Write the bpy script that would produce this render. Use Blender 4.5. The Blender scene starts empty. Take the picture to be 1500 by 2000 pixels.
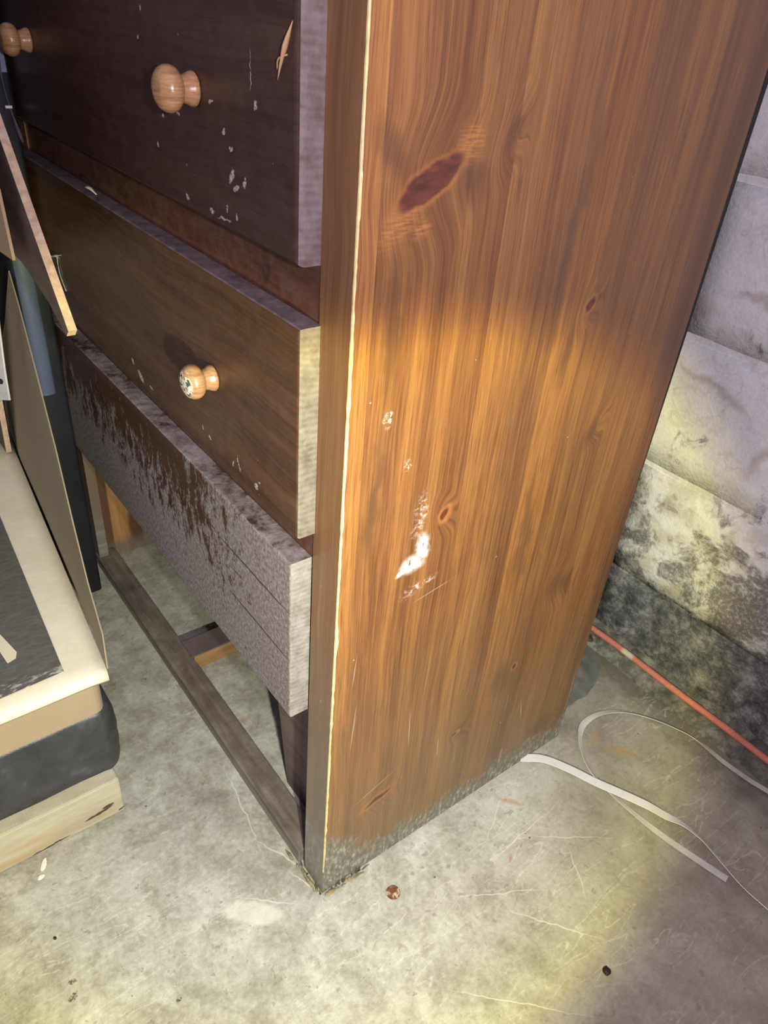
import bpy, bmesh, math, random
from mathutils import Vector, Matrix, noise as mnoise

C = bpy.context.scene.collection
scene = bpy.context.scene
random.seed(7)

# ------------------------------------------------------------------ camera
cam_d = bpy.data.cameras.new('camera')
cam = bpy.data.objects.new('camera', cam_d)
C.objects.link(cam)
cam_d.sensor_fit = 'VERTICAL'
cam_d.sensor_height = 24.0
cam_d.lens = 24.0 * 1460.0 / 2000.0
cam_d.clip_start = 0.01
_n = Vector((-195, 2135, 1460)).normalized()            # world down seen from the camera
_y = Vector((-1380, -1115, 1460)); _y = (_y - _y.dot(_n) * _n).normalized()
_z = -_n
_x = _y.cross(_z)
right = Vector((_x[0], _y[0], _z[0])); down = Vector((_x[1], _y[1], _z[1])); fwd = Vector((_x[2], _y[2], _z[2]))
up = -down
m = Matrix((right, up, -fwd)).transposed().to_4x4()
m.translation = Vector((-0.304, -0.417, 0.95))
cam.matrix_world = m
scene.camera = cam

# ------------------------------------------------------------------ exposure, world, lights
vs = scene.view_settings
vs.view_transform = 'Standard'; vs.look = 'None'; vs.gamma = 1.0; vs.use_curve_mapping = False
vs.exposure = 0.35
world = bpy.data.worlds.new('dim_room'); scene.world = world
world.use_nodes = True
bg = world.node_tree.nodes['Background']
bg.inputs[0].default_value = (0.80, 0.78, 0.92, 1); bg.inputs[1].default_value = 0.29

def aim(o, loc, direction):
    o.rotation_euler = Vector(direction).to_track_quat('-Z', 'Y').to_euler(); o.location = loc

# phone flash, right beside the lens
fl = bpy.data.lights.new('flash', 'POINT'); fl.energy = 13.5; fl.color = (0.98, 0.85, 1.0)
fl.shadow_soft_size = 0.012
flo = bpy.data.objects.new('flash', fl); C.objects.link(flo); flo.location = (-0.262, -0.455, 0.965)

# hand torch held just under the phone: beam with a yellow rim
sp = bpy.data.lights.new('torch', 'SPOT'); sp.energy = 31.0
sp.spot_size = math.radians(96); sp.spot_blend = 0.1; sp.shadow_soft_size = 0.012
spo = bpy.data.objects.new('torch', sp); C.objects.link(spo)
TP = Vector((-0.250, -0.520, 0.700))
aim(spo, TP, Vector((0.385, 0.775, -0.500)))
sp.use_nodes = True
nt = sp.node_tree; em = nt.nodes['Emission']
tc = nt.nodes.new('ShaderNodeTexCoord')
sx = nt.nodes.new('ShaderNodeSeparateXYZ'); nt.links.new(tc.outputs['Normal'], sx.inputs[0])
ab = nt.nodes.new('ShaderNodeMath'); ab.operation = 'ABSOLUTE'; nt.links.new(sx.outputs[2], ab.inputs[0])
ac = nt.nodes.new('ShaderNodeMath'); ac.operation = 'ARCCOSINE'; nt.links.new(ab.outputs[0], ac.inputs[0])
mr = nt.nodes.new('ShaderNodeMapRange'); nt.links.new(ac.outputs[0], mr.inputs[0])
mr.inputs[1].default_value = 0.0; mr.inputs[2].default_value = math.radians(44.3)
cr = nt.nodes.new('ShaderNodeValToRGB'); nt.links.new(mr.outputs[0], cr.inputs[0])
def ramp(r, stops, interp='LINEAR'):
    e = r.color_ramp; e.interpolation = interp
    while len(e.elements) > 1: e.elements.remove(e.elements[-1])
    e.elements[0].position = stops[0][0]; e.elements[0].color = tuple(stops[0][1]) + (1,)
    for p, c in stops[1:]:
        k = e.elements.new(p); k.color = tuple(c) + (1,)
ramp(cr, [(0.0, (0.93, 0.94, 0.76)), (0.45, (0.92, 0.94, 0.74)), (0.62, (0.90, 0.92, 0.62)), (0.70, (0.96, 0.95, 0.44)),
          (0.745, (0.94, 0.89, 0.25)), (0.785, (0.42, 0.36, 0.12)), (0.835, (0.0, 0.0, 0.0)), (1.0, (0.0, 0.0, 0.0))])
nt.links.new(cr.outputs[0], em.inputs[0])

# ------------------------------------------------------------------ helpers
def new_obj(name, me, parent=None, mat=None):
    o = bpy.data.objects.new(name, me); C.objects.link(o)
    if parent: o.parent = parent
    if mat: me.materials.append(mat)
    return o
def from_bm(name, bm, mat=None, parent=None, smooth=False):
    me = bpy.data.meshes.new(name)
    bmesh.ops.recalc_face_normals(bm, faces=bm.faces)
    bm.to_mesh(me); bm.free()
    if smooth:
        me.polygons.foreach_set('use_smooth', [True] * len(me.polygons))
    return new_obj(name, me, parent, mat)
def add_box(bm, lo, hi, bev=0.0, seg=2):
    lo = Vector(lo); hi = Vector(hi)
    b2 = bmesh.new()
    bmesh.ops.create_cube(b2, size=1.0)
    for v in b2.verts: v.co = Vector([(lo[i] + hi[i]) / 2 + v.co[i] * (hi[i] - lo[i]) for i in range(3)])
    if bev > 0: bmesh.ops.bevel(b2, geom=b2.edges[:], offset=bev, segments=seg, affect='EDGES', profile=0.5)
    me = bpy.data.meshes.new('t'); b2.to_mesh(me); b2.free(); bm.from_mesh(me); bpy.data.meshes.remove(me)
def box(name, lo, hi, mat, parent=None, bev=0.0, seg=2):
    bm = bmesh.new(); add_box(bm, lo, hi, bev, seg); return from_bm(name, bm, mat, parent)
def prism(name, pts, ext, mat, parent=None):
    """polygon extruded by vector ext"""
    bm = bmesh.new(); a = [bm.verts.new(p) for p in pts]; b = [bm.verts.new(Vector(p) + Vector(ext)) for p in pts]
    n = len(a); bm.faces.new(a); bm.faces.new(b[::-1])
    for i in range(n): bm.faces.new((a[i], b[i], b[(i + 1) % n], a[(i + 1) % n]))
    return from_bm(name, bm, mat, parent)
def catmull(P, n=8):
    P = [Vector(p) for p in P]; Q = [P[0] * 2 - P[1]] + P + [P[-1] * 2 - P[-2]]; out = []
    for i in range(1, len(Q) - 2):
        for k in range(n):
            t = k / n; a, b, c, d = Q[i - 1:i + 3]
            out.append(0.5 * ((2 * b) + (c - a) * t + (2 * a - 5 * b + 4 * c - d) * t * t + (3 * b - a - 3 * c + d) * t ** 3))
    out.append(P[-1]); return out
def tube(bm, pts, rad, seg=10, flat=1.0):
    rings = []
    for i, p in enumerate(pts):
        t = (pts[min(i + 1, len(pts) - 1)] - pts[max(i - 1, 0)]).normalized()
        u = t.cross(Vector((0, 0, 1))); u = u.normalized() if u.length > 1e-4 else Vector((1, 0, 0)); w = u.cross(t)
        r = rad[i] if isinstance(rad, list) else rad
        rings.append([bm.verts.new(p + u * r * math.cos(a) + w * r * flat * math.sin(a)) for a in [2 * math.pi * k / seg for k in range(seg)]])
    for a, b in zip(rings, rings[1:]):
        for k in range(seg): bm.faces.new((a[k], a[(k + 1) % seg], b[(k + 1) % seg], b[k]))
    bm.faces.new(rings[0]); bm.faces.new(rings[-1][::-1])
def empty(name, loc=(0, 0, 0)):
    o = bpy.data.objects.new(name, None); C.objects.link(o); o.location = loc; o.empty_display_size = 0.05; return o
def tag(o, label=None, cat=None, group=None, kind=None):
    for k, v in (('label', label), ('category', cat), ('group', group), ('kind', kind)):
        if v: o[k] = v
    return o

# ------------------------------------------------------------------ material kit
class Mat:
    def __init__(s, name, rough=0.6, spec=0.4):
        s.m = bpy.data.materials.new(name); s.m.use_nodes = True; s.nt = s.m.node_tree
        s.b = s.nt.nodes['Principled BSDF']; s.b.inputs['Roughness'].default_value = rough
        s.b.inputs['Specular IOR Level'].default_value = spec
        s.tc = s.nt.nodes.new('ShaderNodeTexCoord'); s.co = s.tc.outputs['Object']
    def n(s, t): return s.nt.nodes.new('ShaderNode' + t)
    def L(s, a, b):
        if hasattr(a, 'is_output'): s.nt.links.new(a, b)
        elif isinstance(a, (tuple, list)): b.default_value = tuple(a) + ((1,) if len(a) == 3 and len(b.default_value) == 4 else ())
        else: b.default_value = a
    def math(s, op, a, b=0.0, c=None, clamp=False):
        x = s.n('Math'); x.operation = op; x.use_clamp = clamp; s.L(a, x.inputs[0]); s.L(b, x.inputs[1])
        if c is not None: s.L(c, x.inputs[2])
        return x.outputs[0]
    def vm(s, op, a, b=(0, 0, 0)):
        x = s.n('VectorMath'); x.operation = op; s.L(a, x.inputs[0]); s.L(b, x.inputs[1]); return x.outputs[0]
    def scale(s, v, k, loc=(0, 0, 0), rot=(0, 0, 0)):
        x = s.n('Mapping'); s.L(v, x.inputs[0]); x.inputs['Scale'].default_value = k; x.inputs['Location'].default_value = loc; x.inputs['Rotation'].default_value = rot
        return x.outputs[0]
    def noise(s, v, sc=5, det=4, rough=0.55, dist=0.0, col=False):
        x = s.n('TexNoise'); s.L(v, x.inputs['Vector']); x.inputs['Scale'].default_value = sc; x.inputs['Detail'].default_value = det
        x.inputs['Roughness'].default_value = rough; x.inputs['Distortion'].default_value = dist
        return x.outputs[1 if col else 0]
    def sep(s, v):
        x = s.n('SeparateXYZ'); s.L(v, x.inputs[0]); return x.outputs
    def comb(s, a, b, c=0.0):
        x = s.n('CombineXYZ'); s.L(a, x.inputs[0]); s.L(b, x.inputs[1]); s.L(c, x.inputs[2]); return x.outputs[0]
    def rng(s, v, a, b, lo=0.0, hi=1.0, smooth=True):
        x = s.n('MapRange'); x.interpolation_type = 'SMOOTHSTEP' if smooth else 'LINEAR'
        s.L(v, x.inputs[0]); s.L(a, x.inputs[1]); s.L(b, x.inputs[2]); s.L(lo, x.inputs[3]); s.L(hi, x.inputs[4]); return x.outputs[0]
    def mix(s, f, a, b, mode='MIX'):
        x = s.n('Mix'); x.data_type = 'RGBA'; x.blend_type = mode; s.L(f, x.inputs[0]); s.L(a, x.inputs[6]); s.L(b, x.inputs[7]); return x.outputs[2]
    def ramp(s, v, stops):
        x = s.n('ValToRGB'); s.L(v, x.inputs[0]); ramp(x, stops); return x.outputs[0]
    def blob(s, v, cx, cy, rx, ry, ang=0.0, soft=0.5):
        x = s.n('Mapping'); x.vector_type = 'TEXTURE'; s.L(v, x.inputs[0])
        x.inputs['Location'].default_value = (cx, cy, 0); x.inputs['Rotation'].default_value = (0, 0, math.radians(ang)); x.inputs['Scale'].default_value = (rx, ry, 1)
        y = s.n('VectorMath'); y.operation = 'LENGTH'; s.L(x.outputs[0], y.inputs[0])
        return s.rng(y.outputs['Value'], 1.0, 1.0 - soft, 0.0, 1.0)
    def blobs(s, v, lst):
        o = None
        for b in lst:
            k = s.blob(v, *b); o = k if o is None else s.math('MAXIMUM', o, k)
        return o
    def warp(s, v, sc, amt, det=3):
        nn = s.noise(v, sc, det, 0.6, 0, True); d = s.vm('SUBTRACT', nn, (0.5, 0.5, 0.5)); 
        return s.vm('ADD', v, s.vm('MULTIPLY', d, (amt, amt, amt)))
    def color(s, c): s.L(c, s.b.inputs['Base Color']); return s
    def rough(s, r): s.L(r, s.b.inputs['Roughness']); return s
    def bump(s, h, dist=0.001, st=1.0):
        x = s.n('Bump'); s.L(h, x.inputs['Height']); x.inputs['Distance'].default_value = dist; x.inputs['Strength'].default_value = st
        s.nt.links.new(x.outputs[0], s.b.inputs['Normal']); return s

def flecks(M, v, sc, thr, dens_noise=True):
    """small irregular paint specks, as a mask"""
    x = M.n('TexVoronoi'); M.L(M.warp(v, 60, 0.010), x.inputs['Vector']); x.inputs['Scale'].default_value = sc; x.inputs['Randomness'].default_value = 1.0
    k = M.rng(x.outputs['Distance'], thr, thr * 0.6)
    sc_ = M.sep(x.outputs['Color'])[0]
    return M.math('MULTIPLY', k, M.rng(sc_, 0.80, 0.84))

# ---- pine of the chest's side, plane y = 0, coordinates (x, z)
def side_wood(name, front_edge=False):
    M = Mat(name, 0.42, 0.75)
    s = M.sep(M.co); v = M.comb(s[0], s[2])
    info = M.n('ObjectInfo'); rnd = info.outputs['Random']
    # grain bends around the knots
    big = M.blob(v, 0.060, 0.849, 0.075, 0.060, 30, 1.0)
    k2 = M.blobs(v, [(0.121, 0.550, 0.022, 0.035, 20, 1.0), (0.271, 0.732, 0.022, 0.04, -15, 1.0), (0.338, 0.365, 0.04, 0.05, 20, 1.0),
                     (0.076, 0.139, 0.05, 0.04, 20, 1.0), (0.135, 0.875, 0.02, 0.045, -20, 1.0), (0.332, 0.592, 0.02, 0.04, -20, 1), (0.205, 0.18, 0.03, 0.03, 20, 1)])
    wx = M.math('MULTIPLY', big, 0.020); wx = M.math('ADD', wx, M.math('MULTIPLY', k2, 0.016))
    gx = M.math('ADD', s[0], wx)
    gx = M.math('ADD', gx, M.math('MULTIPLY', M.math('SUBTRACT', M.noise(M.scale(v, (3, 1.2, 1)), 2.2, 2), 0.5), 0.02))
    off = M.math('MULTIPLY', rnd, 37.0)
    g = M.comb(gx, s[2], off)
    broad = M.noise(M.scale(g, (45, 1.3, 1)), 1.0, 3, 0.5)
    fine = M.noise(M.scale(g, (380, 9, 1)), 1.0, 5, 0.72)
    pores = M.noise(M.scale(g, (1100, 22, 1)), 1.0, 2, 0.5)
    t = M.math('ADD', M.math('MULTIPLY', broad, 0.52), M.math('MULTIPLY', fine, 0.48))
    col = M.ramp(t, [(0.31, (0.095, 0.036, 0.013)), (0.43, (0.175, 0.073, 0.025)), (0.54, (0.265, 0.120, 0.036)), (0.70, (0.38, 0.190, 0.058))])
    tint = info.outputs['Color']
    col = M.mix(1.0, col, tint, 'MULTIPLY')
    col = M.mix(M.math('MULTIPLY', M.rng(pores, 0.56, 0.68), 0.55), col, (0.10, 0.038, 0.012))
    # dark bluish cloudiness that comes with the knots
    vw = M.warp(v, 14, 0.035)
    dk = M.blobs(vw, [(0.338, 0.365, 0.035, 0.030, 30, 0.9), (0.322, 0.585, 0.018, 0.030, -20, 0.9), (0.225, 0.80, 0.012, 0.16, -2, 0.9),
                      (0.250, 0.47, 0.014, 0.14, 3, 0.9), (0.205, 0.180, 0.022, 0.012, 15, 0.9), (0.036, 0.745, 0.012, 0.075, 4, 0.7), (0.035, 0.59, 0.01, 0.10, 0, 0.8),
                      (0.100, 0.850, 0.022, 0.03, 30, 0.9), (0.024, 0.87, 0.014, 0.03, 30, 0.9), (0.27, 0.235, 0.03, 0.05, 10, 0.9), (0.137, 0.880, 0.009, 0.022, -15, 0.8),
                      (0.38, 0.06, 0.06, 0.035, 25, 0.9), (0.25, 0.69, 0.012, 0.05, 0, .9)])
    col = M.mix(M.math('MULTIPLY', dk, 0.62), col, (0.10, 0.048, 0.022))
    grime = M.math('MULTIPLY', M.rng(M.math('ADD', s[2], M.math('MULTIPLY', M.noise(M.warp(v, 5, .1), 7, 4, .6), 0.25)), 0.62, 0.16), 0.50)
    col = M.mix(grime, col, M.mix(fine, (0.10, 0.062, 0.030), (0.27, 0.185, 0.090)))
    # knots
    vk = M.warp(M.warp(v, 25, 0.012), 90, 0.004)
    rim = M.blobs(vk, [(0.061, 0.849, 0.046, 0.0155, 30, 0.45), (0.271, 0.732, 0.009, 0.013, -25, 0.5), (0.121, 0.550, 0.010, 0.014, -30, 0.5),
                       (0.291, 0.248, 0.007, 0.010, -25, 0.6), (0.076, 0.139, 0.034, 0.010, 20, 0.6), (0.200, 0.178, 0.01, 0.006, 20, 0.6)])
    col = M.mix(M.math('MULTIPLY', rim, 0.75), col, (0.42, 0.17, 0.040))
    fl1 = M.noise(M.scale(v, (70, 520, 1), rot=(0, 0, 0.15)), 1.0, 2, 0.5)
    flm = M.blobs(M.warp(v, 20, 0.02), [(0.036, 0.822, 0.030, 0.018, 35, 1.0), (0.055, 0.818, 0.016, 0.010, 40, 1.0), (0.095, 0.875, 0.018, 0.022, 60, 1.0)])
    col = M.mix(M.math('MULTIPLY', flm, M.rng(fl1, 0.42, 0.6, 0.15, 0.75)), col, (0.50, 0.22, 0.055))
    core = M.blobs(vk, [(0.061, 0.850, 0.037, 0.0115, 30, 0.28), (0.271, 0.732, 0.006, 0.010, -25, 0.5), (0.121, 0.551, 0.0055, 0.009, -30, 0.5),
                        (0.291, 0.248, 0.004, 0.007, -25, 0.5), (0.078, 0.140, 0.026, 0.006, 20, 0.6), (0.197, 0.177, 0.006, 0.003, 20, 0.6)])
    kc = M.ramp(M.noise(M.scale(v, (60, 160, 1), rot=(0, 0, 0.5)), 1.0, 3), [(0.35, (0.060, 0.014, 0.009)), (0.65, (0.135, 0.034, 0.018))])
    col = M.mix(M.math('MULTIPLY', core, 0.95), col, kc)
    # scuffs, paint flecks, white smear
    wear = M.noise(M.scale(M.warp(v, 8, 0.02), (60, 5, 1)), 1.0, 4, 0.7)
    low = M.rng(s[2], 0.30, 0.02)
    scf = M.math('MULTIPLY', M.rng(wear, 0.60, 0.70), M.math('MULTIPLY', low, 0.42))
    col = M.mix(scf, col, (0.48, 0.42, 0.36))
    sm = M.blobs(M.warp(v, 30, 0.02), [(0.087, 0.504, 0.019, 0.016, 20, 0.7), (0.098, 0.521, 0.010, 0.020, 10, 0.7), (0.076, 0.496, 0.010, 0.005, 20, 0.6)])
    sm = M.math('MULTIPLY', sm, M.rng(M.noise(M.scale(v, (1, .3, 1)), 260, 3, 0.7), 0.28, 0.50))
    col = M.mix(sm, col, (0.85, 0.80, 0.78))
    sm2 = M.blobs(M.warp(v, 30, 0.02), [(0.040, 0.672, 0.006, 0.010, 0, 0.7), (0.066, 0.622, 0.007, 0.006, 20, 0.7), (0.090, 0.560, 0.012, 0.035, 0, 1.0), (0.10, 0.47, 0.03, 0.008, 20, 1.0)])
    col = M.mix(M.math('MULTIPLY', sm2, M.rng(M.noise(v, 200, 3, 0.7), 0.45, 0.65)), col, (0.68, 0.58, 0.52))
    fk = flecks(M, v, 38, 0.045)
    col = M.mix(M.math('MULTIPLY', fk, 0.9), col, (0.75, 0.66, 0.56))
    # long pale scratches
    sc = M.blobs(v, [(0.030, 0.30, 0.0009, 0.05, -3, 0.9), (0.026, 0.39, 0.0008, 0.03, -4, 0.9), (0.115, 0.24, 0.001, 0.045, 4, 0.9), (0.07, 0.165, 0.045, 0.0009, 22, 0.9),
                     (0.03, 0.065, 0.05, 0.0008, 33, 0.9), (0.12, 0.455, 0.035, 0.0008, 10, 0.9), (0.17, 0.17, 0.0012, 0.03, 4, 0.9), (0.33, 0.14, 0.001, 0.03, 12, .9)])
    col = M.mix(M.math('MULTIPLY', sc, 0.55), col, (0.62, 0.52, 0.42))
    # grey, water-soaked foot
    foot_h = M.math('ADD', 0.040, M.math('MULTIPLY', M.rng(s[0], 0.085, 0.0), 0.075))
    nz = M.math('MULTIPLY', M.math('SUBTRACT', M.noise(M.warp(v, 10, .05), 28, 5, 0.65), 0.5), 0.10)
    d = M.math('SUBTRACT', M.math('ADD', foot_h, nz), s[2])
    fm = M.rng(d, -0.022, 0.028)
    fcol = M.ramp(M.noise(M.scale(v, (60, 25, 1)), 3.0, 4, 0.7), [(0.32, (0.105, 0.105, 0.085)), (0.52, (0.21, 0.205, 0.165)), (0.68, (0.48, 0.49, 0.46))])
    col = M.mix(M.math('MULTIPLY', fm, 0.86), col, fcol)
    M.color(col)
    M.rough(M.math('ADD', M.rng(fine, 0.3, 0.7, 0.36, 0.50), M.math('MULTIPLY', fm, 0.35)))
    M.bump(M.math('ADD', M.math('MULTIPLY', fine, 0.35), M.math('MULTIPLY', M.noise(v, 60, 3), 0.4)), 0.0005, 0.6)
    return M.m

# ---- front of the chest, plane x = const, coordinates (y, z)
def front_wood(name, dark, light, horiz=True, dust=0.0, marks=(), foot=False, mould=False, rough=0.36, fleck=0.6, cracks=(), knots=()):
    M = Mat(name, rough, 0.45)
    s = M.sep(M.co); v = M.comb(s[1], s[2])
    wob = M.math('MULTIPLY', M.math('SUBTRACT', M.noise(M.scale(v, (4, 4, 1)), 1.2, 2), 0.5), 0.025)
    if horiz: g = M.comb(s[1], M.math('ADD', s[2], wob), s[0]); k1, k2, k3 = (2.2, 42, 10), (9, 300, 10), (26, 900, 10)
    else: g = M.comb(M.math('ADD', s[1], wob), s[2], s[0]); k1, k2, k3 = (42, 1.6, 10), (300, 7, 10), (900, 24, 10)
    t = M.math('ADD', M.math('MULTIPLY', M.noise(M.scale(g, k1), 1.0, 3), 0.6), M.math('MULTIPLY', M.noise(M.scale(g, k2), 1.0, 4, 0.65), 0.4))
    mid = tuple((a + b) / 2 for a, b in zip(dark, light))
    col = M.ramp(t, [(0.33, dark), (0.50, mid), (0.66, light)])
    col = M.mix(M.math('MULTIPLY', M.rng(M.noise(M.scale(g, k3), 1.0, 2), 0.60, 0.72), 0.4), col, tuple(c * 0.5 for c in dark))
    if knots:
        kb = M.blobs(M.warp(v, 30, 0.008), knots); col = M.mix(M.math('MULTIPLY', kb, 0.8), col, tuple(c * 0.35 for c in dark))
    rg = rough
    dn = M.noise(M.warp(v, 10, 0.03), 55, 5, 0.7)
    if dust > 0:
        col = M.mix(M.math('MULTIPLY', M.rng(dn, 0.35, 0.7), dust), col, (0.36, 0.32, 0.34))
    fk = M.math('MAXIMUM', flecks(M, v, 45, 0.05), flecks(M, M.vm('ADD', v, (3.3, 1.2, 0)), 85, 0.06))
    if marks:
        mk = M.math('MULTIPLY', M.blobs(M.warp(M.warp(v, 60, 0.012), 220, 0.003), marks), M.rng(M.noise(v, 420, 3, .7), 0.38, 0.52)); fk = M.math('MAXIMUM', M.math('MULTIPLY', fk, fleck), mk)
    else: fk = M.math('MULTIPLY', fk, fleck)
    col = M.mix(fk, col, (0.50, 0.44, 0.42))
    if foot:
        nz = M.math('MULTIPLY', M.math('SUBTRACT', M.noise(M.warp(v, 10, .05), 26, 5, 0.65), 0.5), 0.08)
        fm = M.rng(M.math('SUBTRACT', M.math('ADD', 0.110, nz), s[2]), -0.03, 0.03)
        fcol = M.ramp(M.noise(M.scale(v, (70, 25, 1)), 2.0, 4, 0.7), [(0.32, (0.12, 0.12, 0.10)), (0.52, (0.21, 0.21, 0.18)), (0.68, (0.44, 0.45, 0.44))])
        col = M.mix(M.math('MULTIPLY', fm, 0.85), col, fcol)
        pale = M.rng(s[2], 0.55, 0.12)
        col = M.mix(M.math('MULTIPLY', pale, 0.45), col, (0.24, 0.23, 0.19))
    if mould:
        st = M.noise(M.scale(M.warp(v, 12, 0.04), (75, 26, 1), rot=(0, 0, 0.35)), 1.0, 6, 0.72)
        fi = M.noise(v, 240, 4, 0.75)
        a = M.math('MULTIPLY', M.math('SUBTRACT', 0.455, s[2]), 7.0)                  # more towards the bottom edge
        b = M.math('MULTIPLY', M.math('SUBTRACT', 0.25, s[1]), 5.0)                   # and towards the right end
        w = M.math('MAXIMUM', a, b)
        w = M.math('MINIMUM', M.math('MAXIMUM', w, -0.42), 0.85)
        e = M.math('ADD', w, M.math('MULTIPLY', M.math('SUBTRACT', st, 0.5), 3.4))
        e = M.math('ADD', e, M.math('MULTIPLY', M.math('SUBTRACT', fi, 0.5), 1.3))
        mk = M.rng(e, -0.10, 0.42)
        mc = M.ramp(M.noise(M.scale(v, (100, 60, 1)), 3.0, 5, 0.75), [(0.34, (0.105, 0.080, 0.072)), (0.5, (0.215, 0.182, 0.175)), (0.68, (0.37, 0.34, 0.34))])
        col = M.mix(M.math('MULTIPLY', mk, 0.93), col, mc)
        rg = M.rng(mk, 0, 1, 0.4, 0.9)
        ck = M.blobs(M.warp(v, 18, 0.006), cracks)
        col = M.mix(M.math('MULTIPLY', ck, 0.85), col, (0.035, 0.018, 0.014))
        M.bump(M.math('SUBTRACT', M.math('ADD', M.math('MULTIPLY', mk, 0.6), M.math('MULTIPLY', fi, 0.6)), M.math('MULTIPLY', ck, 2.5)), 0.0007, 0.8)
    else:
        M.bump(M.math('ADD', t, M.math('MULTIPLY', dn, 0.5)), 0.0004, 0.6)
    M.color(col); M.rough(rg)
    return M.m

def end_grain(name, dark, light):
    M = Mat(name, 0.75, 0.3); s = M.sep(M.co)
    w = M.n('TexWave'); w.wave_type = 'RINGS'; w.rings_direction = 'Y'
    M.L(M.vm('ADD', M.warp(M.co, 8, 0.02), (0.05, 0.0, 0.35)), w.inputs['Vector']); w.inputs['Scale'].default_value = 55; w.inputs['Distortion'].default_value = 2.0; w.inputs['Detail'].default_value = 2
    n1 = M.noise(M.co, 60, 5, 0.7)
    t = M.math('ADD', M.math('MULTIPLY', w.outputs['Fac'], 0.07), M.math('MULTIPLY', n1, 0.93))
    M.color(M.ramp(t, [(0.3, dark), (0.5, tuple((a + b) / 2 for a, b in zip(dark, light))), (0.72, light)]))
    M.bump(M.math('ADD', M.math('MULTIPLY', w.outputs['Fac'], 0.3), M.noise(M.co, 300, 3)), 0.0004, 0.5)
    return M.m

def simple(name, c, rough=0.6, var=0.25, sc=30, spec=0.4, bump=0.0003, metal=0.0, stretch=(1, 1, 1)):
    M = Mat(name, rough, spec); n1 = M.noise(M.scale(M.co, stretch), sc, 5, 0.65)
    M.color(M.ramp(n1, [(0.3, tuple(x * (1 - var) for x in c)), (0.7, tuple(min(1, x * (1 + var)) for x in c))]))
    M.b.inputs['Metallic'].default_value = metal
    M.bump(n1, bump, 0.7); return M.m

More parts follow.
